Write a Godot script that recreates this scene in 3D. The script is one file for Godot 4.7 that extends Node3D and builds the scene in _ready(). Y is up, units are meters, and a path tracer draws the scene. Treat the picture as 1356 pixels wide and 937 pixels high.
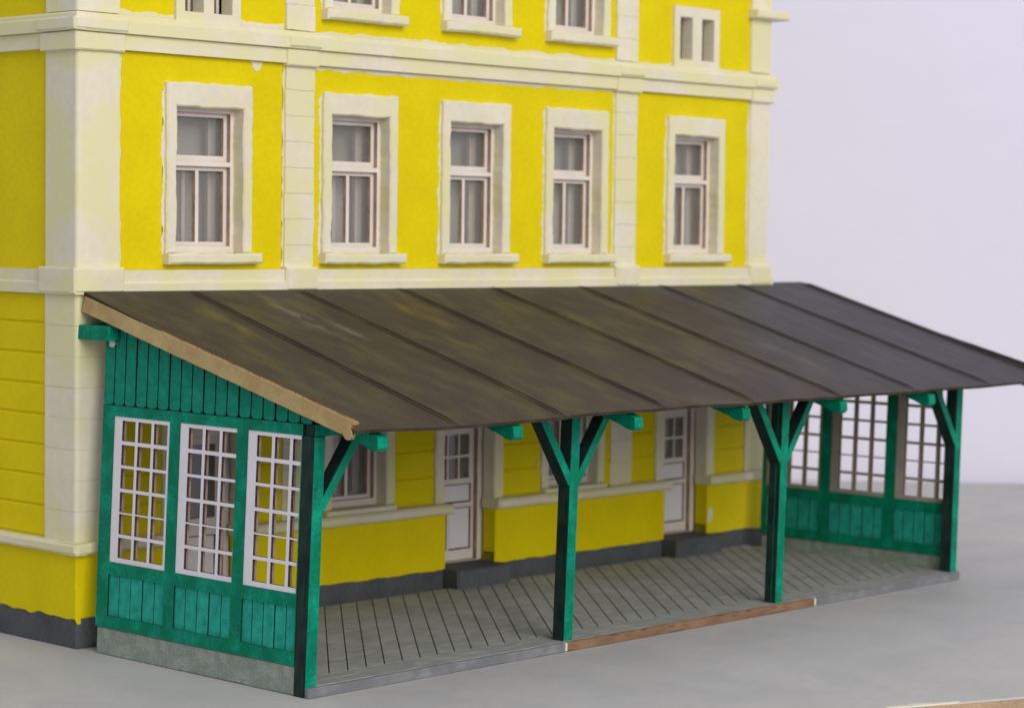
extends Node3D
# A card model of a small railway station, photographed close up on a grey board in front of a pale backdrop.
# All lengths below are in centimetres; K turns them into metres.
const K := 0.01
const LX := 0.0525      # the canopy frame leans a little along the building
const LZ := -0.0128
var leaning := false
var M := {}
var noise := FastNoiseLite.new()
var rng := RandomNumberGenerator.new()

# ---------------------------------------------------------------- geometry helpers
func pt(p: Vector3) -> Vector3:
	if leaning:
		p = Vector3(p.x + LX * p.y, p.y, p.z + LZ * p.y)
	return p * K

func begin() -> SurfaceTool:
	var st := SurfaceTool.new()
	st.begin(Mesh.PRIMITIVE_TRIANGLES)
	return st

func tri(st: SurfaceTool, a: Vector3, b: Vector3, c: Vector3):
	var n := (b - a).cross(c - a)
	if n.length_squared() < 1e-20:
		return
	n = n.normalized()
	for q in [a, c, b]:
		st.set_normal(n)
		st.add_vertex(q)

func quad(st: SurfaceTool, a: Vector3, b: Vector3, c: Vector3, d: Vector3):
	tri(st, a, b, c)
	tri(st, a, c, d)

# frames: (u, v, n) -> world. F: facade, S: face looking to -x, G: lying flat
func FR() -> Transform3D: return Transform3D(Basis(Vector3(1, 0, 0), Vector3(0, 1, 0), Vector3(0, 0, 1)), Vector3.ZERO)
func SI(x := 0.0) -> Transform3D: return Transform3D(Basis(Vector3(0, 0, 1), Vector3(0, 1, 0), Vector3(-1, 0, 0)), Vector3(x, 0, 0))
func GR() -> Transform3D: return Transform3D(Basis(Vector3(1, 0, 0), Vector3(0, 0, -1), Vector3(0, 1, 0)), Vector3.ZERO)

func rect(u0: float, u1: float, v0: float, v1: float) -> PackedVector2Array:
	return PackedVector2Array([Vector2(u0, v0), Vector2(u1, v0), Vector2(u1, v1), Vector2(u0, v1)])

func wob(p: PackedVector2Array, amp: float, step := 0.12, freq := 1.6) -> PackedVector2Array:
	var out := PackedVector2Array()
	for i in p.size():
		var a := p[i]
		var b := p[(i + 1) % p.size()]
		var n := maxi(1, int(a.distance_to(b) / step))
		for k in n:
			var q := a.lerp(b, float(k) / n)
			var w := Vector2(noise.get_noise_2d(q.x * freq * 60 + 11, q.y * freq * 60), noise.get_noise_2d(q.x * freq * 60, q.y * freq * 60 + 77))
			var w2 := Vector2(noise.get_noise_2d(q.x * freq * 240 + 5, q.y * freq * 240), noise.get_noise_2d(q.x * freq * 240, q.y * freq * 240 + 31))
			out.append(q + (w + 0.45 * w2) * amp)
	return out

func inset(p: PackedVector2Array, d: float) -> PackedVector2Array:
	var out := PackedVector2Array()
	var n := p.size()
	for i in n:
		var a := p[(i + n - 1) % n]
		var b := p[i]
		var c := p[(i + 1) % n]
		var e := (b - a).normalized()
		var f := (c - b).normalized()
		var m := Vector2(-e.y, e.x) + Vector2(-f.y, f.x)
		var l := m.length_squared()
		if l < 0.2:
			out.append(b)
		else:
			out.append(b + m * (2.0 * d / l))
	return out

# an extruded outline with a chamfered upper rim; edge, when given, takes the cut sides
func slab(st: SurfaceTool, p: PackedVector2Array, n0: float, n1: float, t: Transform3D, ch := 0.0, edge: SurfaceTool = null, tilt := Vector2.ZERO):
	if Geometry2D.is_polygon_clockwise(p):
		p.reverse()
	var es := edge if edge else st
	var q := inset(p, ch) if ch > 0.0 else p
	var ids := Geometry2D.triangulate_polygon(q)
	if ids.is_empty():
		q = p
		ids = Geometry2D.triangulate_polygon(q)
	var lo := PackedVector3Array()
	var mid := PackedVector3Array()
	var top := PackedVector3Array()
	for i in p.size():
		var dn: float = tilt.dot(p[i])
		lo.append(pt(t * Vector3(p[i].x, p[i].y, n0)))
		mid.append(pt(t * Vector3(p[i].x, p[i].y, n1 - ch + dn)))
		top.append(pt(t * Vector3(q[i].x, q[i].y, n1 + dn)))
	for i in p.size():
		var j := (i + 1) % p.size()
		quad(es, lo[i], lo[j], mid[j], mid[i])
		if ch > 0.0:
			quad(st, mid[i], mid[j], top[j], top[i])
	for i in range(0, ids.size(), 3):
		var a := ids[i]
		var b := ids[i + 1]
		var c := ids[i + 2]
		if (q[b] - q[a]).cross(q[c] - q[a]) < 0:
			var s := b
			b = c
			c = s
		tri(st, top[a], top[b], top[c])
		tri(es, lo[a], lo[c], lo[b])

func box(st: SurfaceTool, x0: float, x1: float, y0: float, y1: float, z0: float, z1: float, ch := 0.0):
	slab(st, rect(x0, x1, y0, y1), z0, z1, FR(), ch)

# a sheet with rectangular holes: front, cut sides and back may differ
func sheet(front: SurfaceTool, cut: SurfaceTool, back: SurfaceTool, r: Rect2, holes: Array, n0: float, n1: float, t: Transform3D):
	var us := [r.position.x, r.end.x]
	var vs := [r.position.y, r.end.y]
	for h in holes:
		us.append_array([h.position.x, h.end.x])
		vs.append_array([h.position.y, h.end.y])
	us.sort()
	vs.sort()
	var solid := {}
	for i in us.size() - 1:
		for j in vs.size() - 1:
			if us[i + 1] - us[i] < 1e-5 or vs[j + 1] - vs[j] < 1e-5:
				continue
			var c := Vector2((us[i] + us[i + 1]) / 2, (vs[j] + vs[j + 1]) / 2)
			var open := not r.has_point(c)
			for h in holes:
				open = open or h.has_point(c)
			if not open:
				solid[Vector2i(i, j)] = true
	var w := func(i, j, n): return pt(t * Vector3(us[i], vs[j], n))
	var full := func(i, j, di, dj):
		i += di
		j += dj
		while i >= 0 and i < us.size() - 1 and us[i + 1] - us[i] < 1e-5: i += di
		while j >= 0 and j < vs.size() - 1 and vs[j + 1] - vs[j] < 1e-5: j += dj
		return solid.has(Vector2i(i, j))
	for k in solid:
		var i: int = k.x
		var j: int = k.y
		quad(front, w.call(i, j, n1), w.call(i + 1, j, n1), w.call(i + 1, j + 1, n1), w.call(i, j + 1, n1))
		quad(back, w.call(i, j, n0), w.call(i, j + 1, n0), w.call(i + 1, j + 1, n0), w.call(i + 1, j, n0))
		if not full.call(i, j, -1, 0): quad(cut, w.call(i, j, n0), w.call(i, j, n1), w.call(i, j + 1, n1), w.call(i, j + 1, n0))
		if not full.call(i, j, 1, 0): quad(cut, w.call(i + 1, j, n1), w.call(i + 1, j, n0), w.call(i + 1, j + 1, n0), w.call(i + 1, j + 1, n1))
		if not full.call(i, j, 0, -1): quad(cut, w.call(i, j, n0), w.call(i + 1, j, n0), w.call(i + 1, j, n1), w.call(i, j, n1))
		if not full.call(i, j, 0, 1): quad(cut, w.call(i, j + 1, n1), w.call(i + 1, j + 1, n1), w.call(i + 1, j + 1, n0), w.call(i, j + 1, n0))

# one named mesh; further surfaces with their own materials may follow
func obj(called: String, st: SurfaceTool, m: Material, parent: Node, more := []) -> MeshInstance3D:
	var mesh: ArrayMesh = st.commit()
	mesh.surface_set_material(0, m)
	for k in more:
		if k[0].commit_to_arrays()[Mesh.ARRAY_VERTEX] == null:
			continue
		mesh = k[0].commit(mesh)
		mesh.surface_set_material(mesh.get_surface_count() - 1, k[1])
	var o := MeshInstance3D.new()
	o.name = called
	o.mesh = mesh
	parent.add_child(o, true)
	return o

func part(called: String, parent: Node) -> Node3D:
	var o := Node3D.new()
	o.name = called
	parent.add_child(o, true)
	return o

func tag(o: Node, label: String, category: String, kind := ""):
	o.set_meta("label", label)
	o.set_meta("category", category)
	if kind:
		o.set_meta("kind", kind)

# ---------------------------------------------------------------- materials
func picture(w: int, h: int, f: Callable) -> ImageTexture:
	var im := Image.create(w, h, true, Image.FORMAT_RGB8)
	for y in h:
		for x in w:
			im.set_pixel(x, y, f.call(x, y))
	im.generate_mipmaps()
	return ImageTexture.create_from_image(im)

func field(size: int, freq: float, octaves: int, sd: int, stretch := Vector2.ONE) -> Image:
	var n := FastNoiseLite.new()
	n.seed = sd
	n.noise_type = FastNoiseLite.TYPE_SIMPLEX_SMOOTH
	n.frequency = freq
	n.fractal_octaves = octaves
	if stretch == Vector2.ONE:
		return n.get_seamless_image(size, size, false, false, 0.15)
	var im := n.get_seamless_image(int(size / stretch.x), int(size / stretch.y), false, false, 0.15)
	im.resize(size, size, Image.INTERPOLATE_CUBIC)
	im.convert(Image.FORMAT_L8)
	return im

func paint(base: Color, amount: float, rough: float, per_cm: float, bump := 0.004, sd := 1, fleck = null, fleck_at := 0.66, stretch := Vector2.ONE, second = null, second_at := 0.6, second_mix := 0.7) -> StandardMaterial3D:
	var coarse := field(128, 0.024, 3, sd)
	var fine := field(512, 0.06, 2, sd + 40, stretch)
	var patch := field(256, 0.018, 3, sd + 80) if second != null else coarse
	coarse.resize(512, 512, Image.INTERPOLATE_CUBIC)
	if patch.get_width() != 512:
		patch.resize(512, 512, Image.INTERPOLATE_CUBIC)
	var cd := coarse.get_data()
	var fd := fine.get_data()
	var pd := patch.get_data()
	var out := PackedByteArray()
	out.resize(512 * 512 * 3)
	for i in 512 * 512:
		var f := fd[i] / 255.0
		var k := 1.0 + ((cd[i] / 255.0 - 0.5) * 1.2 + (f - 0.5) * 0.9) * amount
		var c := Color(base.r * k, base.g * k, base.b * k)
		if second != null:
			c = c.lerp(second, smoothstep(second_at - 0.16, second_at + 0.2, pd[i] / 255.0) * second_mix)
		if fleck != null:
			c = c.lerp(fleck, smoothstep(fleck_at, fleck_at + 0.12, f))
		out[i * 3] = int(clampf(c.r, 0.0, 1.0) * 255.0)
		out[i * 3 + 1] = int(clampf(c.g, 0.0, 1.0) * 255.0)
		out[i * 3 + 2] = int(clampf(c.b, 0.0, 1.0) * 255.0)
	var tex := ImageTexture.create_from_image(Image.create_from_data(512, 512, false, Image.FORMAT_RGB8, out))
	var m := StandardMaterial3D.new()
	m.albedo_texture = tex
	m.roughness = rough
	m.metallic_specular = 0.2
	m.uv1_triplanar = true
	m.uv1_world_triplanar = true
	m.uv1_scale = Vector3.ONE * per_cm / K
	if bump > 0:
		m.heightmap_enabled = true
		m.heightmap_texture = ImageTexture.create_from_image(fine)
		m.heightmap_scale = bump
	return m

func plain(c: Color, rough: float) -> StandardMaterial3D:
	var m := StandardMaterial3D.new()
	m.albedo_color = c
	m.roughness = rough
	return m

func make_materials():
	var rgb := func(r, g, b): return Color(r / 255.0, g / 255.0, b / 255.0)
	M.yellow = paint(rgb.call(228, 209, 12), 0.035, 0.5, 0.16, 0.004, 3)
	M.cream = paint(rgb.call(231, 224, 200), 0.04, 0.55, 0.09, 0.004, 7, null, 0.62, Vector2.ONE, rgb.call(229, 224, 172), 0.52, 0.8)
	M.grey_plinth = paint(rgb.call(88, 92, 96), 0.14, 0.6, 0.2, 0.005, 11)
	M.green = paint(rgb.call(10, 138, 110), 0.3, 0.4, 0.3, 0.004, 13, null, 0.66, Vector2.ONE, rgb.call(0, 120, 86), 0.5)
	M.green_board = paint(rgb.call(34, 162, 142), 0.24, 0.5, 0.85, 0.005, 17, rgb.call(78, 180, 162), 0.66)
	M.green_slat = paint(rgb.call(14, 136, 108), 0.18, 0.5, 0.85, 0.005, 19, rgb.call(52, 164, 140), 0.66)
	M.burnt = paint(rgb.call(40, 56, 52), 0.4, 0.6, 0.3, 0.003, 23, rgb.call(20, 74, 60), 0.68, Vector2(1, 14))
	M.window_white = paint(rgb.call(236, 233, 238), 0.03, 0.5, 0.3, 0.003, 29)
	M.cut_edge = paint(rgb.call(64, 48, 42), 0.5, 0.8, 0.9, 0.006, 31, rgb.call(130, 104, 94), 0.58)
	M.raw_pink = paint(rgb.call(176, 156, 146), 0.12, 0.8, 0.4, 0.003, 37)
	M.taupe = paint(rgb.call(172, 162, 152), 0.1, 0.75, 0.3, 0.003, 41)
	M.sash = paint(rgb.call(233, 224, 214), 0.04, 0.55, 0.3, 0.003, 43)
	M.sash_edge = paint(rgb.call(176, 150, 130), 0.2, 0.7, 0.5, 0.003, 47)
	M.tan = paint(rgb.call(190, 168, 118), 0.1, 0.7, 0.3, 0.004, 53, null, 0.66, Vector2.ONE, rgb.call(180, 152, 104), 0.55)
	M.tan_edge = paint(rgb.call(168, 132, 84), 0.5, 0.8, 0.6, 0.006, 59, rgb.call(70, 50, 34), 0.6)
	M.eave_edge = paint(rgb.call(66, 58, 46), 0.3, 0.7, 0.4, 0.004, 60)
	M.paving = paint(rgb.call(166, 168, 164), 0.1, 0.75, 0.2, 0.003, 61, rgb.call(178, 178, 174), 0.66, Vector2(6, 1), rgb.call(152, 155, 150), 0.55, 0.6)
	M.joint = plain(rgb.call(66, 60, 52), 0.9)
	M.concrete = paint(rgb.call(150, 160, 150), 0.14, 0.8, 0.5, 0.006, 67, rgb.call(172, 180, 170), 0.66, Vector2.ONE, rgb.call(132, 144, 132), 0.56)
	M.kerb_grey = paint(rgb.call(132, 134, 138), 0.12, 0.75, 0.25, 0.005, 71, null, 0.66, Vector2(6, 1), rgb.call(116, 119, 124), 0.52, 0.7)
	M.kerb_wood = paint(rgb.call(138, 110, 86), 0.16, 0.8, 0.25, 0.005, 73, rgb.call(112, 88, 70), 0.68, Vector2(8, 1))
	M.glue = plain(rgb.call(225, 222, 208), 0.4)
	M.curtain = paint(rgb.call(172, 168, 152), 0.06, 0.8, 0.06, 0.0, 79, null, 0.6, Vector2.ONE, rgb.call(198, 196, 196), 0.55, 0.6)
	M.inside = plain(rgb.call(170, 166, 160), 0.9)
	M.board = paint(rgb.call(193, 193, 191), 0.035, 0.6, 0.08, 0.003, 83, null, 0.66, Vector2.ONE, rgb.call(185, 186, 187), 0.6)
	M.board_edge = paint(rgb.call(176, 152, 122), 0.16, 0.85, 0.3, 0.02, 89)
	M.board_chip = plain(rgb.call(226, 222, 206), 0.8)
	M.cloth = plain(rgb.call(196, 196, 214), 0.9)
	M.backdrop = paint(rgb.call(236, 235, 254), 0.012, 0.9, 0.02, 0.0, 97)
	var g := StandardMaterial3D.new()
	g.albedo_color = Color(0.78, 0.78, 0.76, 0.16)
	g.transparency = BaseMaterial3D.TRANSPARENCY_ALPHA
	g.roughness = 0.06
	M.glass = g
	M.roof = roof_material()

func roof_material() -> StandardMaterial3D:
	# sprayed and dry-brushed card: brown-black ground, streaks down the slope, olive and pale smears, plus a painted cool sheen
	var grain := field(1024, 0.03, 4, 101, Vector2(1, 2.5))
	var speck := field(1024, 0.25, 2, 103)
	var coarse := field(1024, 0.006, 4, 107)
	var gd := grain.get_data()
	var sd := speck.get_data()
	var od := coarse.get_data()
	var W := 1344
	var H := 460
	# smears: x, distance down the slope, half length, half width, colour, strength
	var smears := [[2.4, 2.4, 1.2, 0.28, Color(0.42, 0.39, 0.13), 0.5], [1.2, 4.6, 1.4, 0.3, Color(0.40, 0.37, 0.14), 0.45],
		[4.7, 2.4, 1.5, 0.22, Color(0.52, 0.48, 0.42), 0.6], [5.2, 3.3, 1.0, 0.18, Color(0.50, 0.46, 0.40), 0.4], [8.6, 1.9, 1.3, 0.42, Color(0.50, 0.42, 0.08), 0.6],
		[7.6, 5.0, 1.6, 0.4, Color(0.38, 0.34, 0.12), 0.4], [12.2, 1.6, 1.6, 0.5, Color(0.42, 0.38, 0.12), 0.45], [13.4, 4.2, 2.2, 0.5, Color(0.40, 0.36, 0.16), 0.35],
		[16.0, 3.4, 2.4, 0.5, Color(0.40, 0.36, 0.15), 0.4], [20.6, 1.0, 1.4, 0.6, Color(0.42, 0.36, 0.12), 0.5], [18.2, 6.2, 1.8, 0.4, Color(0.42, 0.42, 0.42), 0.3]]
	var tex := picture(W, H, func(x, y):
		var X: float = x / 50.0
		var D: float = y / 50.0
		var g: float = gd[y * 1024 + x % 1024] / 255.0 - 0.5
		var s: float = sd[y * 1024 + x % 1024] / 255.0 - 0.5
		var o: float = od[y * 1024 + x % 1024] / 255.0 - 0.5
		var b := Color(0.252, 0.208, 0.168)
		b = b.lerp(Color(0.245, 0.24, 0.256), smoothstep(15.0, 22.0, X + o * 8.0))  # cool reflected sheen at the right end, painted into the roof colour
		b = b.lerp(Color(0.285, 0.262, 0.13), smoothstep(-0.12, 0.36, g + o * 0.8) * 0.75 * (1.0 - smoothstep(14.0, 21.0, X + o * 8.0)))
		b = b.lerp(Color(0.36, 0.31, 0.10), smoothstep(0.35, 0.0, D + g * 0.5) * 0.5 * (1.0 - smoothstep(20.0, 22.0, X)))
		var f := 0.88 + g * 0.34 + s * 0.34 + o * 0.3
		b = Color(b.r * f, b.g * f, b.b * f)
		for m in smears:
			var u: float = (D - m[1]) / m[2]
			var v: float = (X - m[0] + (D - m[1]) * 0.06) / m[3] + o * 1.5
			var k: float = exp(-(u * u + v * v) * 1.3) * m[5] * 1.3 * clampf(0.75 + g * 2.2 + s * 0.8, 0.0, 1.3)
			b = b.lerp(m[4], clampf(k, 0.0, 1.0))
		return b.clamp())
	var m := StandardMaterial3D.new()
	m.albedo_texture = tex
	m.roughness = 0.58
	m.metallic_specular = 0.45
	m.heightmap_enabled = true
	m.heightmap_texture = ImageTexture.create_from_image(speck)
	m.heightmap_scale = 0.004
	return m

# ---------------------------------------------------------------- the building
func window(parent: Node, x0: float, x1: float, y0: float, y1: float, with_sill := true, light := 0):
	var w := part("window", parent)
	var st := begin()
	var o := 0.28
	var topo := 0.54
	# the moulded surround, an upside-down U painted by hand
	var u := PackedVector2Array([Vector2(x0 - o, y0), Vector2(x0, y0), Vector2(x0, y1), Vector2(x1, y1), Vector2(x1, y0), Vector2(x1 + o, y0), Vector2(x1 + o, y1 + topo), Vector2(x0 - o, y1 + topo)])
	slab(st, wob(u, 0.035), -0.3, 0.13, FR(), 0.035)
	obj("surround", st, M.cream, w)
	# cream brushed past the edge of the moulding onto the yellow
	st = begin()
	for e in [[x0 - o - 0.06, x0 - o + 0.1], [x1 + o - 0.1, x1 + o + 0.035]]:
		slab(st, wob(rect(e[0], e[1], y0 - 0.05, y1 + topo - 0.1), 0.09, 0.09, 2.6), -0.03, 0.014, FR(), 0.005)
	slab(st, wob(rect(x0 - o, x1 + o, y1 + topo - 0.1, y1 + topo + 0.02), 0.05, 0.09, 2.6), -0.03, 0.013, FR(), 0.005)
	obj("paint_overlap", st, M.cream, w)
	if with_sill:
		st = begin()
		slab(st, wob(rect(x0 - o - 0.03, x1 + o + 0.2, y0 - 0.25, y0 - 0.004), 0.03), -0.1, 0.29, FR(), 0.05)
		obj("sill", st, M.cream, w)
	var tr := y0 + (y1 - y0) * 0.6
	# outer fixed frame
	var a := begin()
	var b := begin()
	sheet(a, b, b, Rect2(x0, y0, x1 - x0, y1 - y0).grow(0.11), [Rect2(x0 + 0.1, y0 + 0.16, x1 - x0 - 0.2, tr - y0 - 0.16), Rect2(x0 + 0.1, tr + 0.11, x1 - x0 - 0.2, y1 - tr - 0.21)], -0.36, -0.26, FR())
	obj("frame", a, M.sash, w, [[b, M.sash_edge]])
	# sashes
	var xm := (x0 + x1) / 2
	for layer in [[-0.5, -0.395, 0.0], [-1.0, -0.9, 0.05]]:
		a = begin()
		b = begin()
		var e: float = layer[2]
		sheet(a, b, b, Rect2(x0 + 0.02, tr + 0.06, x1 - x0 - 0.04, y1 - tr - 0.08), [Rect2(x0 + 0.2 + e, tr + 0.25, x1 - x0 - 0.4 - 2 * e, y1 - tr - 0.45)], layer[0], layer[1], FR())
		obj("upper_sash", a, M.sash, w, [[b, M.sash_edge]])
		a = begin()
		b = begin()
		sheet(a, b, b, Rect2(x0 + 0.02, y0 + 0.1, x1 - x0 - 0.04, tr - y0 - 0.1), [Rect2(x0 + 0.2 + e, y0 + 0.26, xm - x0 - 0.25 - e, tr - y0 - 0.36), Rect2(xm + 0.05, y0 + 0.26, x1 - xm - 0.25 - e, tr - y0 - 0.36)], layer[0], layer[1], FR())
		obj("lower_sash", a, M.sash, w, [[b, M.sash_edge]])
	for r in [rect(x0 + 0.19, x1 - 0.19, tr + 0.24, y1 - 0.19), rect(x0 + 0.19, xm - 0.04, y0 + 0.25, tr - 0.09), rect(xm + 0.04, x1 - 0.19, y0 + 0.25, tr - 0.09)]:
		st = begin()
		slab(st, r, -0.53, -0.505, FR())
		obj("pane", st, M.glass, w)
	# paper hung behind the glass
	st = begin()
	slab(st, rect(x0 - 0.25, x1 + 0.25, y0 - 0.1, y1 + 0.1), -1.35, -1.3, FR())
	obj("curtain", st, M.curtain, w)

func door(parent: Node, x0: float, x1: float, bars := true):
	var d := part("door", parent)
	var y0 := 0.72
	var y1 := 4.75
	var top := 6.2
	var st := begin()
	var o := 0.34
	var u := PackedVector2Array([Vector2(x0 - o, 2.37), Vector2(x0, 2.37), Vector2(x0, top), Vector2(x1, top), Vector2(x1, 2.37), Vector2(x1 + o, 2.37), Vector2(x1 + o, top + 0.5), Vector2(x0 - o, top + 0.5)])
	slab(st, wob(u, 0.03), -0.3, 0.13, FR(), 0.035)
	obj("surround", st, M.cream, d)
	var a := begin()
	var b := begin()
	sheet(a, b, b, Rect2(x0 - 0.11, y0, x1 - x0 + 0.22, top - y0 + 0.1), [Rect2(x0 + 0.14, y0 + 0.02, x1 - x0 - 0.28, y1 - y0 - 0.28), Rect2(x0 + 0.14, y1, x1 - x0 - 0.28, top - y1 - 0.14)], -0.5, -0.38, FR())
	obj("frame", a, M.sash, d, [[b, M.sash_edge]])
	var l := x0 + 0.16
	var r := x1 - 0.16
	var w := r - l
	var holes := []
	for i in 3:
		for j in 2:
			holes.append(Rect2(l + 0.16 + i * (w - 0.28) / 3.0, 2.9 + j * 0.62, (w - 0.28) / 3.0 - 0.06, 0.55))
	if not bars:
		holes = [Rect2(l + 0.14, 2.55, w - 0.28, 1.75)]
	a = begin()
	b = begin()
	var all := holes.duplicate()
	all.append_array([Rect2(l + 0.1, 1.02, w * 0.36 - 0.12, 1.12), Rect2(l + w * 0.36 + 0.06, 1.02, w * 0.64 - 0.16, 1.12)])
	if bars: all.append(Rect2(l + 0.1, 2.26, w - 0.2, 0.5))
	sheet(a, b, b, Rect2(l, y0 + 0.03, w, y1 - y0 - 0.31), all, -0.6, -0.505, FR())
	obj("leaf", a, M.sash, d, [[b, M.sash_edge]])
	for q in [rect(l + 0.13, l + w * 0.36 - 0.05, 1.05, 2.11), rect(l + w * 0.36 + 0.09, r - 0.13, 1.05, 2.11), rect(l + 0.13, r - 0.13, 2.29, 2.73) if bars else rect(l + 0.13, r - 0.13, 1.06, 1.1)]:
		st = begin()
		slab(st, q, -0.6, -0.53, FR(), 0.02)
		obj("panel", st, M.window_white, d)
	for h in holes:
		st = begin()
		slab(st, rect(h.position.x - 0.01, h.end.x + 0.01, h.position.y - 0.01, h.end.y + 0.01), -0.585, -0.565, FR())
		obj("pane", st, M.glass, d)
	st = begin()
	slab(st, rect(x0 + 0.16, x1 - 0.16, y1 + 0.02, top - 0.16), -0.47, -0.45, FR())
	obj("pane", st, M.glass, d)
	st = begin()
	slab(st, rect(x0 - 0.2, x1 + 0.2, 2.3, top), -1.6, -1.55, FR())
	obj("curtain", st, M.curtain, d)

func twin_window(parent: Node, x0: float, x1: float, y0: float, y1: float):
	var w := part("twin_window", parent)
	var g := 0.55
	var holes := [Rect2(x0 + 0.25, y0 + 0.3, g, y1 - y0 - 0.6), Rect2(x1 - 0.25 - g, y0 + 0.3, g, y1 - y0 - 0.6)]
	var st := begin()
	sheet(st, st, st, Rect2(x0, y0, x1 - x0, y1 - y0), holes, -0.3, 0.1, FR())
	obj("surround", st, M.cream, w)
	for h in holes:
		var a := begin()
		var b := begin()
		sheet(a, b, b, h.grow(0.02), [h.grow(-0.06)], -0.5, -0.42, FR())
		obj("frame", a, M.sash, w, [[b, M.sash_edge]])
		st = begin()
		slab(st, rect(h.position.x, h.end.x, h.position.y, h.end.y), -0.53, -0.505, FR())
		obj("pane", st, M.glass, w)
	st = begin()
	slab(st, rect(x0, x1, y0, y1), -1.3, -1.25, FR())
	obj("curtain", st, M.curtain, w)

func rounded_corner(x0: float, z1: float, depth: float, width: float, r: float) -> PackedVector2Array:
	# plan of a corner pilaster in (x, -z), the outer corner rounded
	var p := PackedVector2Array([Vector2(x0 + width, -z1), Vector2(x0 + width, depth), Vector2(x0, depth)])
	for k in 5:
		var a := PI + k * PI / 8.0
		p.append(Vector2(x0 + r + cos(a) * r, -z1 + r + sin(a) * r))
	return p

func ring(out: float, back := 13.8) -> PackedVector2Array:
	# plan (x, -z) of a moulding that runs along the left side and the front, out cm proud of the walls
	return PackedVector2Array([Vector2(0.3, -0.05), Vector2(0.3, back), Vector2(0.05 - out, back), Vector2(0.05 - out, -out), Vector2(25.0 + out, -out), Vector2(25.0 + out, back), Vector2(24.7, back), Vector2(24.7, -0.05)])

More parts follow.
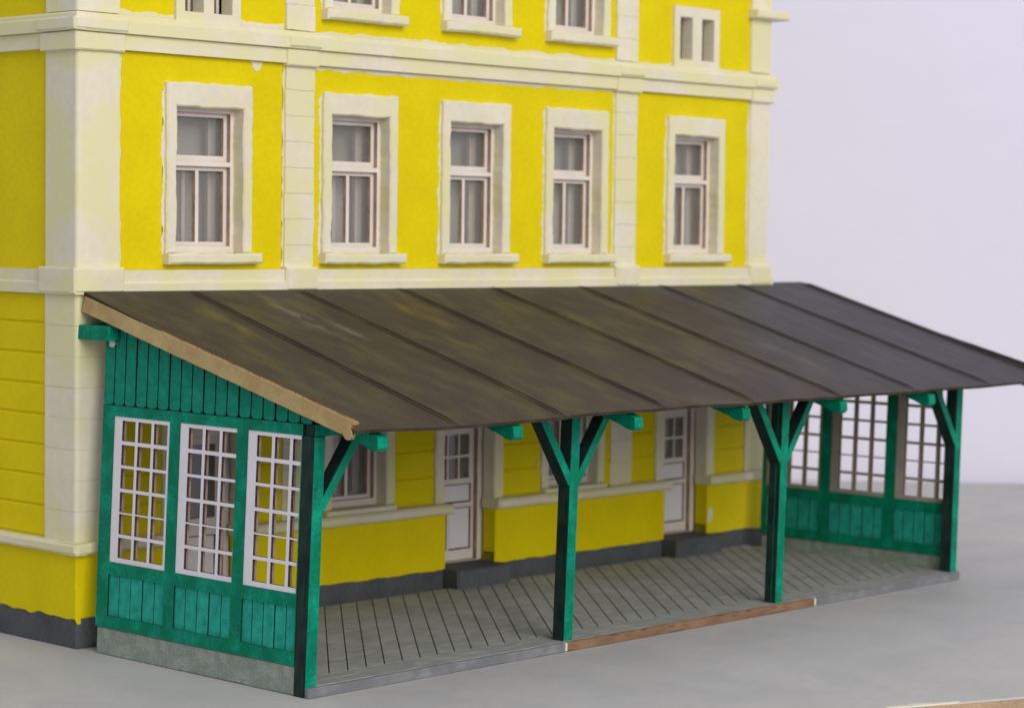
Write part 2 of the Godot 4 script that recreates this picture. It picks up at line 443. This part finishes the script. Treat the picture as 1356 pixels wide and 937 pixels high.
func build_building():
	leaning = false
	var B := Node3D.new()
	B.name = "station_building"
	add_child(B)
	B.rotation_degrees.y = -0.368
	tag(B, "yellow model station building with cream pilasters, cornices and sash windows", "model building")
	var st := begin()
	var wins := [[2.73, 4.71], [7.52, 9.46], [11.60, 13.56], [15.52, 17.48], [20.62, 22.62]]
	var doors := [[2.73, 4.71], [11.53, 13.37], [20.34, 22.28]]
	var gwins := [[7.61, 9.45], [15.50, 17.50]]
	# front wall sheet with its openings
	var holes := []
	for w in wins: holes.append(Rect2(w[0], 8.82, w[1] - w[0], 3.37))
	for i in [1, 2, 3]: holes.append(Rect2(wins[i][0], 14.75, wins[i][1] - wins[i][0], 2.6))
	holes.append(Rect2(2.86, 14.3, 1.58, 1.3))
	holes.append(Rect2(20.68, 14.3, 1.7, 1.3))
	for d in doors: holes.append(Rect2(d[0], 0.5, d[1] - d[0], 5.7))
	for w in gwins: holes.append(Rect2(w[0], 2.5, w[1] - w[0], 3.5))
	for i in holes.size(): holes[i] = holes[i].grow(0.09)
	# open gaps where the card parts do not quite meet
	holes.append_array([Rect2(2.385, 8.9, 0.035, 1.1), Rect2(2.39, 10.2, 0.03, 2.35), Rect2(5.985, 8.6, 0.025, 4.6)])
	sheet(st, st, st, Rect2(0.05, 0.0, 24.95, 19.0), holes, -0.29, 0.0, FR())
	obj("front_wall", st, M.yellow, B)
	st = begin()
	slab(st, PackedVector2Array([Vector2(-13.8, 0), Vector2(-0.3, 0), Vector2(-0.3, 19), Vector2(-13.8, 19)]), -0.3, 0.0, SI(0.05))
	obj("side_wall", st, M.yellow, B)
	st = begin()
	slab(st, PackedVector2Array([Vector2(-13.8, 0), Vector2(-0.3, 0), Vector2(-0.3, 19), Vector2(-13.8, 19)]), 0.0, 0.3, SI(25.0))
	obj("side_wall", st, M.yellow, B)
	st = begin()
	box(st, 0.35, 24.7, 0.0, 19.0, -13.8, -13.5)
	obj("back_wall", st, M.yellow, B)
	for y in [7.6, 13.5, 18.6]:
		st = begin()
		box(st, 0.36, 24.69, y, y + 0.2, -13.49, -1.9)
		obj("storey_floor", st, M.inside, B)
	st = begin()
	box(st, -0.6, 25.6, 19.0, 19.3, -14.4, 0.6, 0.05)
	obj("eaves_board", st, M.cream, B)
	# pilasters
	for y in [[8.4, 13.36], [14.16, 19.0]]:
		st = begin()
		slab(st, rounded_corner(-0.03, 0.09, 1.1, 1.15, 0.1), y[0], y[1], GR())
		obj("corner_pilaster", st, M.cream, B)
	var cp := part("corner_pilaster", B)
	for k in 8:
		st = begin()
		var lo := 2.37 + k * 0.69
		slab(st, rounded_corner(-0.03 - 0.006 * (k % 2), 0.09, 1.1, 1.15, 0.1), lo + 0.004, minf(lo + 0.69, 7.9), GR(), 0.006)
		obj("block", st, M.cream, cp)
	for y in [[2.37, 7.9], [8.4, 13.36], [14.16, 19.0]]:
		st = begin()
		box(st, 24.12, 25.05, y[0], y[1], -1.0, 0.09, 0.03)
		obj("corner_pilaster", st, M.cream, B)
	for x in [[6.04, 6.95], [18.08, 18.98]]:
		for y in [[2.37, 7.9], [8.4, 13.36], [14.16, 19.0]]:
			var pil := part("pilaster", B)
			var v: float = y[0]
			while v < y[1] - 0.05:
				var h := minf(0.62, y[1] - v)
				st = begin()
				var j := noise.get_noise_2d(x[0] * 70, v * 90) * 0.03
				slab(st, wob(rect(x[0] + j, x[1] + j, v, v + h - 0.004), 0.022), -0.05, 0.075 + j * 0.3, FR(), 0.008)
				obj("block", st, M.cream, pil)
				v += 0.62
	# mouldings round the front and the sides
	st = begin()
	slab(st, ring(0.2), 7.9, 8.18, GR(), 0.05)
	obj("string_course", st, M.cream, B)
	st = begin()
	slab(st, ring(0.14), 8.18, 8.44, GR(), 0.06)
	obj("string_course", st, M.cream, B)
	st = begin()
	slab(st, ring(0.15), 13.36, 13.72, GR(), 0.03)
	obj("cornice_fascia", st, M.cream, B)
	st = begin()
	slab(st, ring(0.26), 13.72, 14.03, GR(), 0.05)
	obj("cornice_ledge", st, M.cream, B)
	st = begin()
	slab(st, ring(0.16), 14.03, 14.14, GR(), 0.05)
	obj("cornice_ledge", st, M.cream, B)
	for x in [[-0.02, 1.2], [5.98, 7.0], [18.02, 19.04], [24.06, 25.1]]:
		st = begin()
		var first: bool = x[0] < 0.0
		slab(st, wob(rect(-0.155 if first else x[0], x[1], 13.3, 13.7), 0.012), 0.0, 0.21, FR(), 0.03)
		slab(st, wob(rect(-0.245 if first else x[0] - 0.02, x[1] + 0.02, 13.735, 14.015), 0.012), 0.0, 0.31, FR(), 0.05)
		obj("pilaster_cap", st, M.cream, B)
		st = begin()
		slab(st, wob(rect(-0.18 if first else x[0], x[1], 7.93, 8.5), 0.012), 0.0, 0.235, FR(), 0.05)
		obj("pilaster_base", st, M.cream, B)
	st = begin()
	slab(st, wob(rect(-1.16, 0.2, 7.93, 8.5), 0.008), 0.0, 0.235, SI(0.05), 0.03)
	obj("pilaster_base", st, M.cream, B)
	st = begin()
	slab(st, wob(rect(-1.16, 0.185, 13.3, 13.7), 0.008), 0.0, 0.21, SI(0.05), 0.02)
	slab(st, wob(rect(-1.16, 0.28, 13.735, 14.015), 0.008), 0.0, 0.31, SI(0.05), 0.04)
	obj("pilaster_cap", st, M.cream, B)
	st = begin()
	slab(st, rect(24.0, 25.55, 15.76, 16.0), -0.9, 0.4, FR(), 0.04)
	obj("pilaster_cap", st, M.cream, B)
	# hand-painted overlaps of cream on the yellow, above and below the mouldings
	st = begin()
	slab(st, wob(rect(1.15, 6.0, 14.1, 14.26), 0.08, 0.1), -0.05, 0.012, FR(), 0.004)
	slab(st, wob(rect(6.98, 18.05, 14.1, 14.2), 0.07, 0.1), -0.05, 0.012, FR(), 0.004)
	slab(st, wob(rect(19.0, 24.1, 14.1, 14.19), 0.05, 0.1), -0.05, 0.012, FR(), 0.004)
	slab(st, wob(rect(6.98, 18.05, 13.26, 13.4), 0.05, 0.1), -0.05, 0.012, FR(), 0.004)
	slab(st, wob(PackedVector2Array([Vector2(5.0, 13.37), Vector2(5.05, 13.17), Vector2(5.16, 13.1), Vector2(5.28, 13.16), Vector2(5.36, 13.37)]), 0.02, 0.05), -0.05, 0.025, FR(), 0.01)
	for x in [6.06, 6.93, 18.1, 18.96, 1.13, 24.14]:
		slab(st, wob(rect(x - 0.07, x + 0.07, 8.4, 13.4), 0.06, 0.1, 2.2), -0.03, 0.014, FR(), 0.005)
	obj("paint_overlap", st, M.cream, B)
	# ground floor: lapped boards, each with its own edges
	var bays := [[1.1, 2.4], [5.05, 6.05], [6.94, 7.33], [9.73, 11.2], [13.7, 15.22], [17.78, 18.1], [18.97, 20.01], [22.61, 24.13]]
	var k := 0
	for b in bays:
		for i in 8:
			var lo := 2.4 + i * 0.69
			var hi := minf(lo + 0.69, 7.9)
			st = begin()
			var nick := 0.14 if k % 3 == 0 and b[1] - b[0] > 1.2 else 0.02
			var pl := PackedVector2Array([Vector2(b[0], lo + 0.012), Vector2(b[1] - nick, lo + 0.012), Vector2(b[1] - nick * 0.7, lo + 0.012 + nick * 0.6), Vector2(b[1], lo + 0.02 + nick * 0.8), Vector2(b[1], hi - 0.012), Vector2(b[0], hi - 0.012)])
			slab(st, wob(pl, 0.006, 0.3), -0.05, 0.045, FR(), 0.025)
			obj("plank", st, M.yellow, B)
			k += 1
	for i in 8:
		var lo := 2.4 + i * 0.69
		st = begin()
		slab(st, wob(rect(-13.8, -1.05, lo + 0.012, minf(lo + 0.678, 7.9)), 0.006, 0.3), -0.05, 0.045, SI(0.05), 0.035)
		obj("plank", st, M.yellow, B)
	# dado, ledge and plinth, broken by the doors
	var runs := [[-0.01, 2.73], [4.71, 11.53], [13.37, 20.34], [22.28, 25.08]]
	# the side pieces below run on to the corner
	for r in runs:
		var a: float = r[0]
		var b: float = r[1]
		st = begin()
		var low := PackedVector2Array()
		var x := b
		while x > a:
			low.append(Vector2(x, 0.66 + noise.get_noise_2d(x * 90, 3) * 0.04 + noise.get_noise_2d(x * 400, 3) * 0.015 ))
			x -= 0.12
		low.append(Vector2(a, 0.68))
		var p := PackedVector2Array([Vector2(a, 2.15), Vector2(b, 2.15)])
		p.append_array(low)
		slab(st, p, -0.28, 0.17, FR(), 0.03)
		obj("dado", st, M.yellow, B)
		st = begin()
		slab(st, rect(a, b, 0.0, 0.95), -0.27, 0.15, FR(), 0.02)
		obj("plinth", st, M.grey_plinth, B)
		st = begin()
		slab(st, wob(rect(a - (0.19 if a < 0.5 else 0.06), b + 0.1, 2.12, 2.38), 0.02), -0.28, 0.4, FR(), 0.06)
		obj("ledge", st, M.cream, B)
	for w in gwins:
		st = begin()
		box(st, w[0] - 0.26, w[1] + 0.26, 2.36, 2.5, -0.3, 0.25, 0.03)
		obj("window_board", st, M.cream, B)
	st = begin()
	var lowz := PackedVector2Array([Vector2(0.165, 2.15), Vector2(-13.8, 2.15)])
	var zz := -13.8
	while zz < 0.1:
		lowz.append(Vector2(zz, 0.64 + noise.get_noise_2d(zz * 110, 40) * 0.09))
		zz += 0.1
	lowz.append(Vector2(0.165, 0.56))
	slab(st, lowz, 0.0, 0.125, SI(0.05), 0.03)
	obj("dado", st, M.yellow, B)
	st = begin()
	slab(st, rect(-13.8, 0.145, 0.0, 0.95), 0.0, 0.105, SI(0.05), 0.02)
	obj("plinth", st, M.grey_plinth, B)
	st = begin()
	slab(st, wob(rect(-13.8, 0.37, 2.12, 2.375), 0.02), 0.0, 0.3, SI(0.05), 0.06)
	obj("ledge", st, M.cream, B)
	# small chips and dark gaps that the photograph shows
	st = begin()
	slab(st, wob(PackedVector2Array([Vector2(22.33, 1.0), Vector2(22.5, 1.02), Vector2(22.53, 1.3), Vector2(22.45, 1.45), Vector2(22.32, 1.4)]), 0.02, 0.06), 0.1, 0.18, FR(), 0.005)
	obj("paint_chip", st, M.glue, B)
	# openings
	for w in wins: window(B, w[0], w[1], 8.82, 12.19)
	for i in [1, 2, 3]: window(B, wins[i][0], wins[i][1], 14.75, 17.35)
	twin_window(B, 2.7, 4.6, 14.06, 15.86)
	twin_window(B, 20.52, 22.55, 14.06, 15.86)
	for w in gwins: window(B, w[0], w[1], 2.5, 6.0, false)
	for d in doors:
		door(B, d[0], d[1], d[0] > 5)
		st = begin()
		slab(st, wob(rect(d[0] - 0.08, d[1] + 0.06, 0.0, 0.7), 0.02, 0.2), -0.5, 0.72, FR(), 0.05)
		obj("door_step", st, M.grey_plinth, B)

# ---------------------------------------------------------------- the canopy
func barge(z: float) -> float: return 7.93 - (z - 0.13) * 0.2515

func end_wall(C: Node, x: float, inside: bool, zs := 0.72):
	var wl := part("end_wall", C)
	var T := SI(x)
	var a := begin()
	var st := begin()
	slab(st, wob(rect(zs + 0.04, 7.34, 0.0, 0.6), 0.012, 0.2), -0.3, -0.02, T, 0.03)
	obj("concrete_base", st, M.concrete, wl)
	var za := [1.13, 3.42, 5.64]
	var zb := [3.07, 5.29, 7.30]
	var holes := []
	for i in 3:
		holes.append(Rect2(za[i], 0.88, zb[i] - za[i], 0.9))
		holes.append(Rect2(za[i], 2.06, zb[i] - za[i], 3.2))
	var b := begin()
	sheet(a, b, a, Rect2(zs, 0.605, 7.33 - zs, 4.885), holes, -0.16, 0.0, T)
	obj("timber_frame", a, M.green, wl, [[b, M.burnt]])
	for i in 3:
		# tongue and groove boards of the lower panel
		var w: float = (zb[i] - za[i] + 0.1) / 5.0
		for k in 5:
			st = begin()
			var ce := begin()
			slab(st, rect(za[i] - 0.05 + k * w + 0.014, za[i] - 0.05 + (k + 1) * w - 0.014, 0.84, 1.82), -0.2, -0.04 + 0.006 * ((k * 7 + i * 3) % 3), T, 0.004, ce)
			obj("panel_board", st, M.green_board, wl, [[ce, M.burnt]])
		st = begin()
		slab(st, rect(za[i] - 0.04, zb[i] + 0.04, 0.85, 1.81), -0.24, -0.205, T)
		obj("panel_backing", st, M.burnt, wl)
		# glazing lattice: two layers of card, white outside, raw inside, the cut edges burnt brown
		var o: float = za[i]
		var panes := []
		var panes2 := []
		for c in 3:
			for r in 6:
				var q := Rect2(o + 0.28 + c * 0.555, [2.17, 2.69, 3.17, 3.69, 4.20, 4.73][r], 0.462, 0.445)
				panes.append(q)
				panes2.append(q.grow(0.012))
		a = begin()
		b = begin()
		var width: float = zb[i] - o + 0.02
		sheet(a, b, b, Rect2(o - 0.01, 2.055, width, 3.21), panes, -0.075, -0.015, T)
		var lat := obj("window_lattice", a, M.taupe if inside else M.window_white, wl, [[b, M.cut_edge]])
		a = begin()
		b = begin()
		sheet(a, b, a, Rect2(o - 0.012, 2.05, width + 0.004, 3.22), panes2, -0.14, -0.078, T)
		obj("window_lattice", a, M.taupe, wl, [[b, M.raw_pink]])
	# upright boards of the gable, their feet rounded
	var z := zs - 0.02
	var n := 0
	while z < 7.25:
		var e := z + 0.378
		var top0 := minf(barge(z) - 0.12, 7.74 - (z - 0.14) * 0.2836)
		var top1 := minf(barge(e) - 0.12, 7.74 - (e - 0.14) * 0.2836)
		var p := PackedVector2Array([Vector2(z, top0)])
		var r := 0.07
		p.append_array([Vector2(z, 5.5 + r), Vector2(z + 0.02, 5.5 + 0.02), Vector2(z + r, 5.5), Vector2(e - 0.035 - r, 5.5), Vector2(e - 0.055, 5.52), Vector2(e - 0.035, 5.5 + r), Vector2(e - 0.035, top1)])
		st = begin()
		var ce := begin()
		slab(st, p, -0.12, -0.015 + 0.006 * (n % 3), T, 0.005, ce)
		obj("gable_board", st, M.green_slat, wl, [[ce, M.burnt]])
		z += 0.385
		n += 1
	st = begin()
	slab(st, PackedVector2Array([Vector2(zs + 0.02, 5.3), Vector2(7.3, 5.3), Vector2(7.3, 5.68), Vector2(zs + 0.02, 7.54 - (zs - 0.72) * 0.2836)]), -0.2, -0.125, T)
	obj("gable_backing", st, M.burnt, wl)

func post(C: Node, x: float, left: bool, right: bool, foot: float):
	var p := part("post", C)
	var st := begin()
	var ed := begin()
	slab(st, rect(x, x + 0.29, foot, 5.25), 7.34, 7.69, FR(), 0.012, ed)
	obj("shaft", st, M.green, p, [[ed, M.burnt]])
	# a streak of paint along the laminated side
	if x > 10.0 and x < 20.0:
		st = begin()
		slab(st, rect(7.54, 7.553, foot + 0.02, 5.2), -0.01, 0.005, SI(x))
		obj("paint_streak", st, M.green, p)
	for s in [-1.0, 1.0]:
		if (s < 0 and not left) or (s > 0 and not right):
			continue
		var xa: float = x + 0.145 + s * 0.1
		var a := Vector2(xa, 3.78)
		var b := Vector2(x + 0.145 + s * 1.12, 5.3)
		var d := (b - a).normalized()
		var nn := Vector2(-d.y, d.x) * 0.1
		st = begin()
		ed = begin()
		slab(st, PackedVector2Array([a - nn, b - nn, b + nn, a + nn]), 7.345, 7.683, FR(), 0.01, ed)
		# a little fillet of card in the fork
		obj("brace", st, M.green, p, [[ed, M.burnt]])

func build_canopy():
	leaning = true
	var C := Node3D.new()
	C.name = "station_canopy"
	add_child(C)
	tag(C, "green model platform canopy with dark sloping roof, glazed ends and paved floor", "model canopy")
	var st: SurfaceTool
	# --- platform
	leaning = false
	var P := part("platform", C)
	st = begin()
	box(st, 0.31, 23.95, 0.0, 0.185, 0.42, 7.69)
	obj("floor_slab", st, M.joint, P)
	var area := rect(0.32, 23.93, -6.86, -0.42)
	var k := -3
	while k < 58:
		var xa := 1.34 + k * 0.532
		var dir := Vector2(5.6, 6.3)    # (x, -z)
		var s0 := Vector2(xa + 0.016, -6.95) - dir * 0.1
		var s1 := Vector2(xa + 0.516, -6.95) - dir * 0.1
		for poly in Geometry2D.intersect_polygons(PackedVector2Array([s0, s1, s1 + dir * 1.4, s0 + dir * 1.4]), area):
			st = begin()
			var ce := begin()
			slab(st, poly, 0.16, 0.217 + noise.get_noise_1d(k * 50.0) * 0.006, GR(), 0.004, ce)
			obj("paving_strip", st, M.paving, P, [[ce, M.joint]])
		k += 1
	k = 0
	while k < 45:
		var xa := 0.32 + k * 0.532
		var xe := minf(xa + 0.52, 23.93)
		if xe - xa > 0.1:
			st = begin()
			slab(st, rect(xa, xe, -7.26, -6.868), 0.16, 0.218 + noise.get_noise_1d(k * 77.0 + 9) * 0.005, GR(), 0.006)
			obj("border_slab", st, M.paving, P)
		k += 1
	st = begin()
	slab(st, wob(rect(0.31, 23.95, -7.698, -7.266), 0.008, 0.2), 0.16, 0.22, GR(), 0.008)
	obj("border_strip", st, M.paving, P)
	for kk in [[0.0, 7.74, M.kerb_grey], [7.83, 17.24, M.kerb_wood], [17.34, 24.02, M.kerb_grey]]:
		st = begin()
		slab(st, wob(rect(kk[0], kk[1], 0.0, 0.212), 0.012, 0.15), 7.70, 7.81, FR(), 0.02)
		obj("kerb_strip", st, kk[2], P)
	for x in [7.785, 17.29]:
		st = begin()
		slab(st, wob(rect(x - 0.04, x + 0.04, 0.01, 0.2), 0.02, 0.05), 7.69, 7.80, FR(), 0.015)
		obj("glue_line", st, M.glue, P)
	st = begin()
	slab(st, rect(23.96, 24.2, 0.0, 0.2), 7.3, 7.72, FR(), 0.03)
	obj("kerb_end", st, M.concrete, P)
	leaning = true
	# --- ends and posts
	end_wall(C, 0.0, false)
	end_wall(C, 23.9, true, 1.0)
	post(C, 0.01, false, true, 0.0)
	post(C, 7.8, true, true, 0.2)
	post(C, 15.72, true, true, 0.2)
	post(C, 23.72, true, false, 0.2)
	st = begin()
	var ed := begin()
	slab(st, rect(0.05, 24.05, 5.255, 5.5), 7.36, 7.66, FR(), 0.015, ed)
	obj("eaves_beam", st, M.green, C, [[ed, M.burnt]])
	st = begin()
	slab(st, rect(0.08, 1.25, 6.92, 7.24), -0.28, -0.01, SI(-0.36), 0.015)
	obj("tie_beam", st, M.green, C)
	st = begin()
	box(st, 0.0, 24.2, 6.95, 7.25, 0.2, 0.42, 0.01)
	obj("wall_plate", st, M.green, C)
	st = begin()
	slab(st, wob(PackedVector2Array([Vector2(0.86, 6.78), Vector2(0.98, 6.76), Vector2(1.06, 6.84), Vector2(1.02, 6.92), Vector2(0.88, 6.92)]), 0.01, 0.05), -0.2, 0.03, SI(0.0), 0.02)
	obj("glue_blob", st, M.glue, C)
	leaning = false
	# --- roof
	var yt := 7.985
	var zt := 0.14
	var ye := 5.475
	var ze := 8.99
	var slope := Vector2(ze - zt, yt - ye)
	var run := slope.length()
	var dn := Vector3(0, -(yt - ye), ze - zt).normalized()
	var up := Vector3(0, ze - zt, yt - ye).normalized()
	var xl := 0.08
	var xr := 26.9
	var R := part("roof", C)
	# the sheet, slightly wavy as card is
	st = begin()
	var nx := 108
	var nd := 18
	var sag := func(x: float, d: float) -> float:
		var e := d / run
		return noise.get_noise_2d(x * 9, d * 6) * 0.05 * e - 0.05 * e * e * pow(sin(PI * clampf((x - 0.2) / 7.0, 0.0, 1.0)), 2) + 0.012 * sin(x * 1.85) * e * e
	var at := func(x: float, d: float, lift: float) -> Vector3:
		return (Vector3(x, yt, zt) + dn * d + up * (sag.call(x, d) + lift)) * K
	for i in nx:
		for j in nd:
			var x0 := xl + (xr - xl) * i / nx
			var x1 := xl + (xr - xl) * (i + 1) / nx
			var d0 := run * j / nd
			var d1 := run * (j + 1) / nd
			for side in [0, 1]:
				var q := [[x0, d0], [x0, d1], [x1, d1], [x1, d0]]
				if side == 1:
					q.reverse()
				for t in [[0, 2, 1], [0, 3, 2]]:
					for v in t:
						var X: float = q[v][0]
						var D: float = q[v][1]
						var e := 0.02
						var nrm: Vector3 = (at.call(X, D + e, 0.0) - at.call(X, D - e, 0.0)).cross(at.call(X + e, D, 0.0) - at.call(X - e, D, 0.0)).normalized()
						st.set_normal(nrm if side == 0 else -nrm)
						st.set_uv(Vector2(X / 26.88, D / 9.2))
						st.add_vertex(at.call(X, D, 0.0 if side == 0 else -0.07))
	var rim := begin()
	for i in nx:
		var x0 := xl + (xr - xl) * i / nx
		var x1 := xl + (xr - xl) * (i + 1) / nx
		quad(rim, at.call(x0, run, -0.07), at.call(x1, run, -0.07), at.call(x1, run, 0.0), at.call(x0, run, 0.0))
		quad(rim, at.call(x1, 0.0, -0.07), at.call(x0, 0.0, -0.07), at.call(x0, 0.0, 0.0), at.call(x1, 0.0, 0.0))
	for j in nd:
		var d0 := run * j / nd
		var d1 := run * (j + 1) / nd
		quad(rim, at.call(xl, d0, -0.07), at.call(xl, d1, -0.07), at.call(xl, d1, 0.0), at.call(xl, d0, 0.0))
		quad(rim, at.call(xr, d1, -0.07), at.call(xr, d0, -0.07), at.call(xr, d0, 0.0), at.call(xr, d1, 0.0))
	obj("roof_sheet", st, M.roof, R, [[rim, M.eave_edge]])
	# folded seams: two low ribs side by side
	for s in [3.05, 6.35, 9.75, 13.1, 16.55, 19.95, 23.5, 26.78]:
		st = begin()
		var wide := 0.13 if s < 26 else 0.1
		var prof := [[-wide, -0.01], [-wide + 0.015, 0.022], [-0.04, 0.024], [-0.03, 0.056], [0.035, 0.056], [0.045, 0.02], [wide - 0.04, 0.016], [wide - 0.02, -0.01]]
		if s > 26:
			prof = [[-0.1, -0.01], [-0.08, 0.07], [0.08, 0.07], [0.115, -0.02]]
		var steps := 24
		for j in steps:
			var d0 := run * j / steps + (0.0 if j > 0 else 0.12)
			var d1 := run * (j + 1) / steps
			for i in prof.size() - 1:
				var l0: float = prof[i][1]
				var l1: float = prof[i + 1][1]
				var w0 := noise.get_noise_2d(s * 40, d0 * 14) * 0.03
				var w1 := noise.get_noise_2d(s * 40, d1 * 14) * 0.03
				var k0 := 0.1 if j == 0 else 1.0
				var k1 := 0.1 if j == steps - 1 else 1.0
				var c: Array = [at.call(s + prof[i][0] + w0, d0, l0 * k0), at.call(s + prof[i][0] + w1, d1, l0 * k1), at.call(s + prof[i + 1][0] + w1, d1, l1 * k1), at.call(s + prof[i + 1][0] + w0, d0, l1 * k0)]
				var nrm: Vector3 = (c[1] - c[0]).cross(c[3] - c[0]).normalized()
				var uv := [Vector2((s + prof[i][0]) / 26.88, d0 / 9.2), Vector2((s + prof[i][0]) / 26.88, d1 / 9.2), Vector2((s + prof[i + 1][0]) / 26.88, d1 / 9.2), Vector2((s + prof[i + 1][0]) / 26.88, d0 / 9.2)]
				for v in [0, 2, 1, 0, 3, 2]:
					st.set_normal(nrm)
					st.set_uv(uv[v])
					st.add_vertex(c[v])
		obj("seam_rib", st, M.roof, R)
	# barge boards with a scrolled lower end
	for b in [[0.065, M.tan], [26.78, M.eave_edge]]:
		st = begin()
		ed = begin()
		var prof := PackedVector2Array()
		var n := 60
		for i in n:
			var z := 0.12 + i * (8.62 - 0.12) / n
			prof.append(Vector2(z, barge(z) - 0.40 + noise.get_noise_2d(z * 120, 5) * 0.012))
		# scroll: a notch, then a round nose
		var e := Vector2(8.62, barge(8.62) - 0.40)
		prof.append_array([e, e + Vector2(0.02, 0.05), e + Vector2(0.06, -0.03)])
		for i in 8:
			var an := -PI * 0.75 + i * PI * 1.05 / 7.0
			prof.append(e + Vector2(0.19, 0.02) + Vector2(cos(an), sin(an)) * 0.13)
		prof.append_array([e + Vector2(0.33, 0.17), e + Vector2(0.29, 0.2), e + Vector2(0.4, 0.2), e + Vector2(0.43, 0.25)])
		for i in n:
			var z := 9.02 - i * (9.02 - 0.12) / n
			prof.append(Vector2(z, barge(z) - 0.055 + (0.02 + noise.get_noise_2d(z * 150, 15) * 0.012)))
		slab(st, prof, 0.0, 0.1, SI(b[0] + 0.1), 0.008, ed)
		obj("barge_board", st, b[1], R, [[ed, M.tan_edge if b[0] < 1.0 else M.eave_edge]])
	# rafters
	leaning = false
	for i in 7:
		var x := 0.72 + i * 3.95 if i < 6 else 26.6
		var p := PackedVector2Array()
		var f := func(z: float) -> float: return yt - 0.16 - (z - zt) * (yt - ye) / (ze - zt)
		for q in [[0.45, 0.0], [0.45, -0.28], [8.5, -0.3], [8.74, -0.33], [8.92, -0.31], [9.0, -0.22], [8.98, 0.0]]:
			p.append(Vector2(q[0], f.call(q[0]) + q[1]))
		st = begin()
		slab(st, p, -0.28, 0.0, SI(x), 0.012)
		obj("rafter", st, M.green, R)

# ---------------------------------------------------------------- surface and background
func build_setting():
	leaning = false
	var st := begin()
	var ed := begin()
	var chip := begin()
	var corners := PackedVector2Array([Vector2(-64, 12.68), Vector2(102.6, -54.72), Vector2(-23, 79.6), Vector2(-80, 80)])
	# the front edge, hand cut
	var p := PackedVector2Array()
	var n := 320
	for i in n:
		var q := corners[0].lerp(corners[1], float(i) / n)
		q += Vector2(-0.1, 1.0) * noise.get_noise_2d(i * 9.0, 60) * 0.06
		p.append(q)
	p.append_array([corners[1], corners[2], corners[3]])
	slab(st, p, -0.4, 0.0, GR(), 0.03, ed)
	var o := obj("base_board", st, M.board, self, [[ed, M.board_edge]])
	tag(o, "flat grey card board the model station stands on, raw tan edge", "board", "structure")
	# paper torn off along the cut edge
	var c := begin()
	for i in range(100, 200):
		var q := corners[0].lerp(corners[1], float(i) / n)
		if noise.get_noise_2d(i * 30.0, 200) > -0.25:
			var w := 0.12 + absf(noise.get_noise_2d(i * 50.0, 300)) * 0.5
			var nxt := corners[0].lerp(corners[1], float(i + 1.1) / n)
			var inn := Vector2(0.375, 0.927)
			slab(c, wob(PackedVector2Array([q + inn * 0.02, nxt + inn * 0.02, nxt + inn * w * 0.7, q + inn * w]), 0.03, 0.1), -0.02, 0.012, GR(), 0.004)
	obj("torn_paper", c, M.board_chip, o)
	st = begin()
	box(st, -150, 150, -4.4, -0.44, -150, 120)
	o = obj("table_top", st, M.cloth, self)
	tag(o, "pale table top under the grey board", "table", "structure")
	# the backdrop: a tall pale sheet behind everything
	st = begin()
	var mid := Vector3(47.6, 0, -5.3)
	var along := Vector3(0.683, 0, 0.73)
	var t := Transform3D(Basis(along, Vector3.UP, along.cross(Vector3.UP)), mid)
	slab(st, rect(-110, 60, -0.43, 110), -0.4, 0.0, t)
	o = obj("backdrop", st, M.backdrop, self)
	tag(o, "plain pale lavender backdrop standing behind the model", "backdrop", "structure")

func _ready():
	rng.seed = 5
	noise.seed = 4
	noise.frequency = 0.01
	# camera
	var cam := Camera3D.new()
	cam.name = "camera"
	add_child(cam)
	var at := CameraAttributesPhysical.new()
	at.frustum_focal_length = 24.0 * 3103.9 / 937.0
	at.frustum_focus_distance = 0.488
	at.exposure_aperture = 34.0
	at.frustum_near = 0.05
	at.frustum_far = 20.0
	cam.attributes = at
	cam.transform = Transform3D(Basis.from_euler(Vector3(deg_to_rad(-3.06), deg_to_rad(-46.8997), deg_to_rad(0.7594)), EULER_ORDER_YXZ), Vector3(-31.287, 9.486, 42.556) * K)
	# light: an even pale room and a large window to the front
	var env := Environment.new()
	env.background_mode = Environment.BG_COLOR
	env.background_color = Color(0.93, 0.93, 0.96)
	env.background_energy_multiplier = 0.55
	env.tonemap_mode = Environment.TONE_MAPPER_LINEAR
	env.tonemap_exposure = 1.0
	env.sdfgi_enabled = true
	env.ssao_enabled = true
	env.ssil_enabled = true
	var we := WorldEnvironment.new()
	we.name = "world_environment"
	we.environment = env
	add_child(we)
	var lamp := AreaLight3D.new()
	lamp.name = "window_light"
	add_child(lamp)
	lamp.area_size = Vector2(1.2, 1.0)
	lamp.light_energy = 2.1
	lamp.light_color = Color(1.0, 0.98, 0.95)
	lamp.shadow_enabled = true
	lamp.position = Vector3(-0.3, 0.8, 1.62)
	lamp.look_at_from_position(lamp.position, Vector3(0.1, 0.05, 0.0), Vector3.UP)
	make_materials()
	build_setting()
	build_building()
	build_canopy()
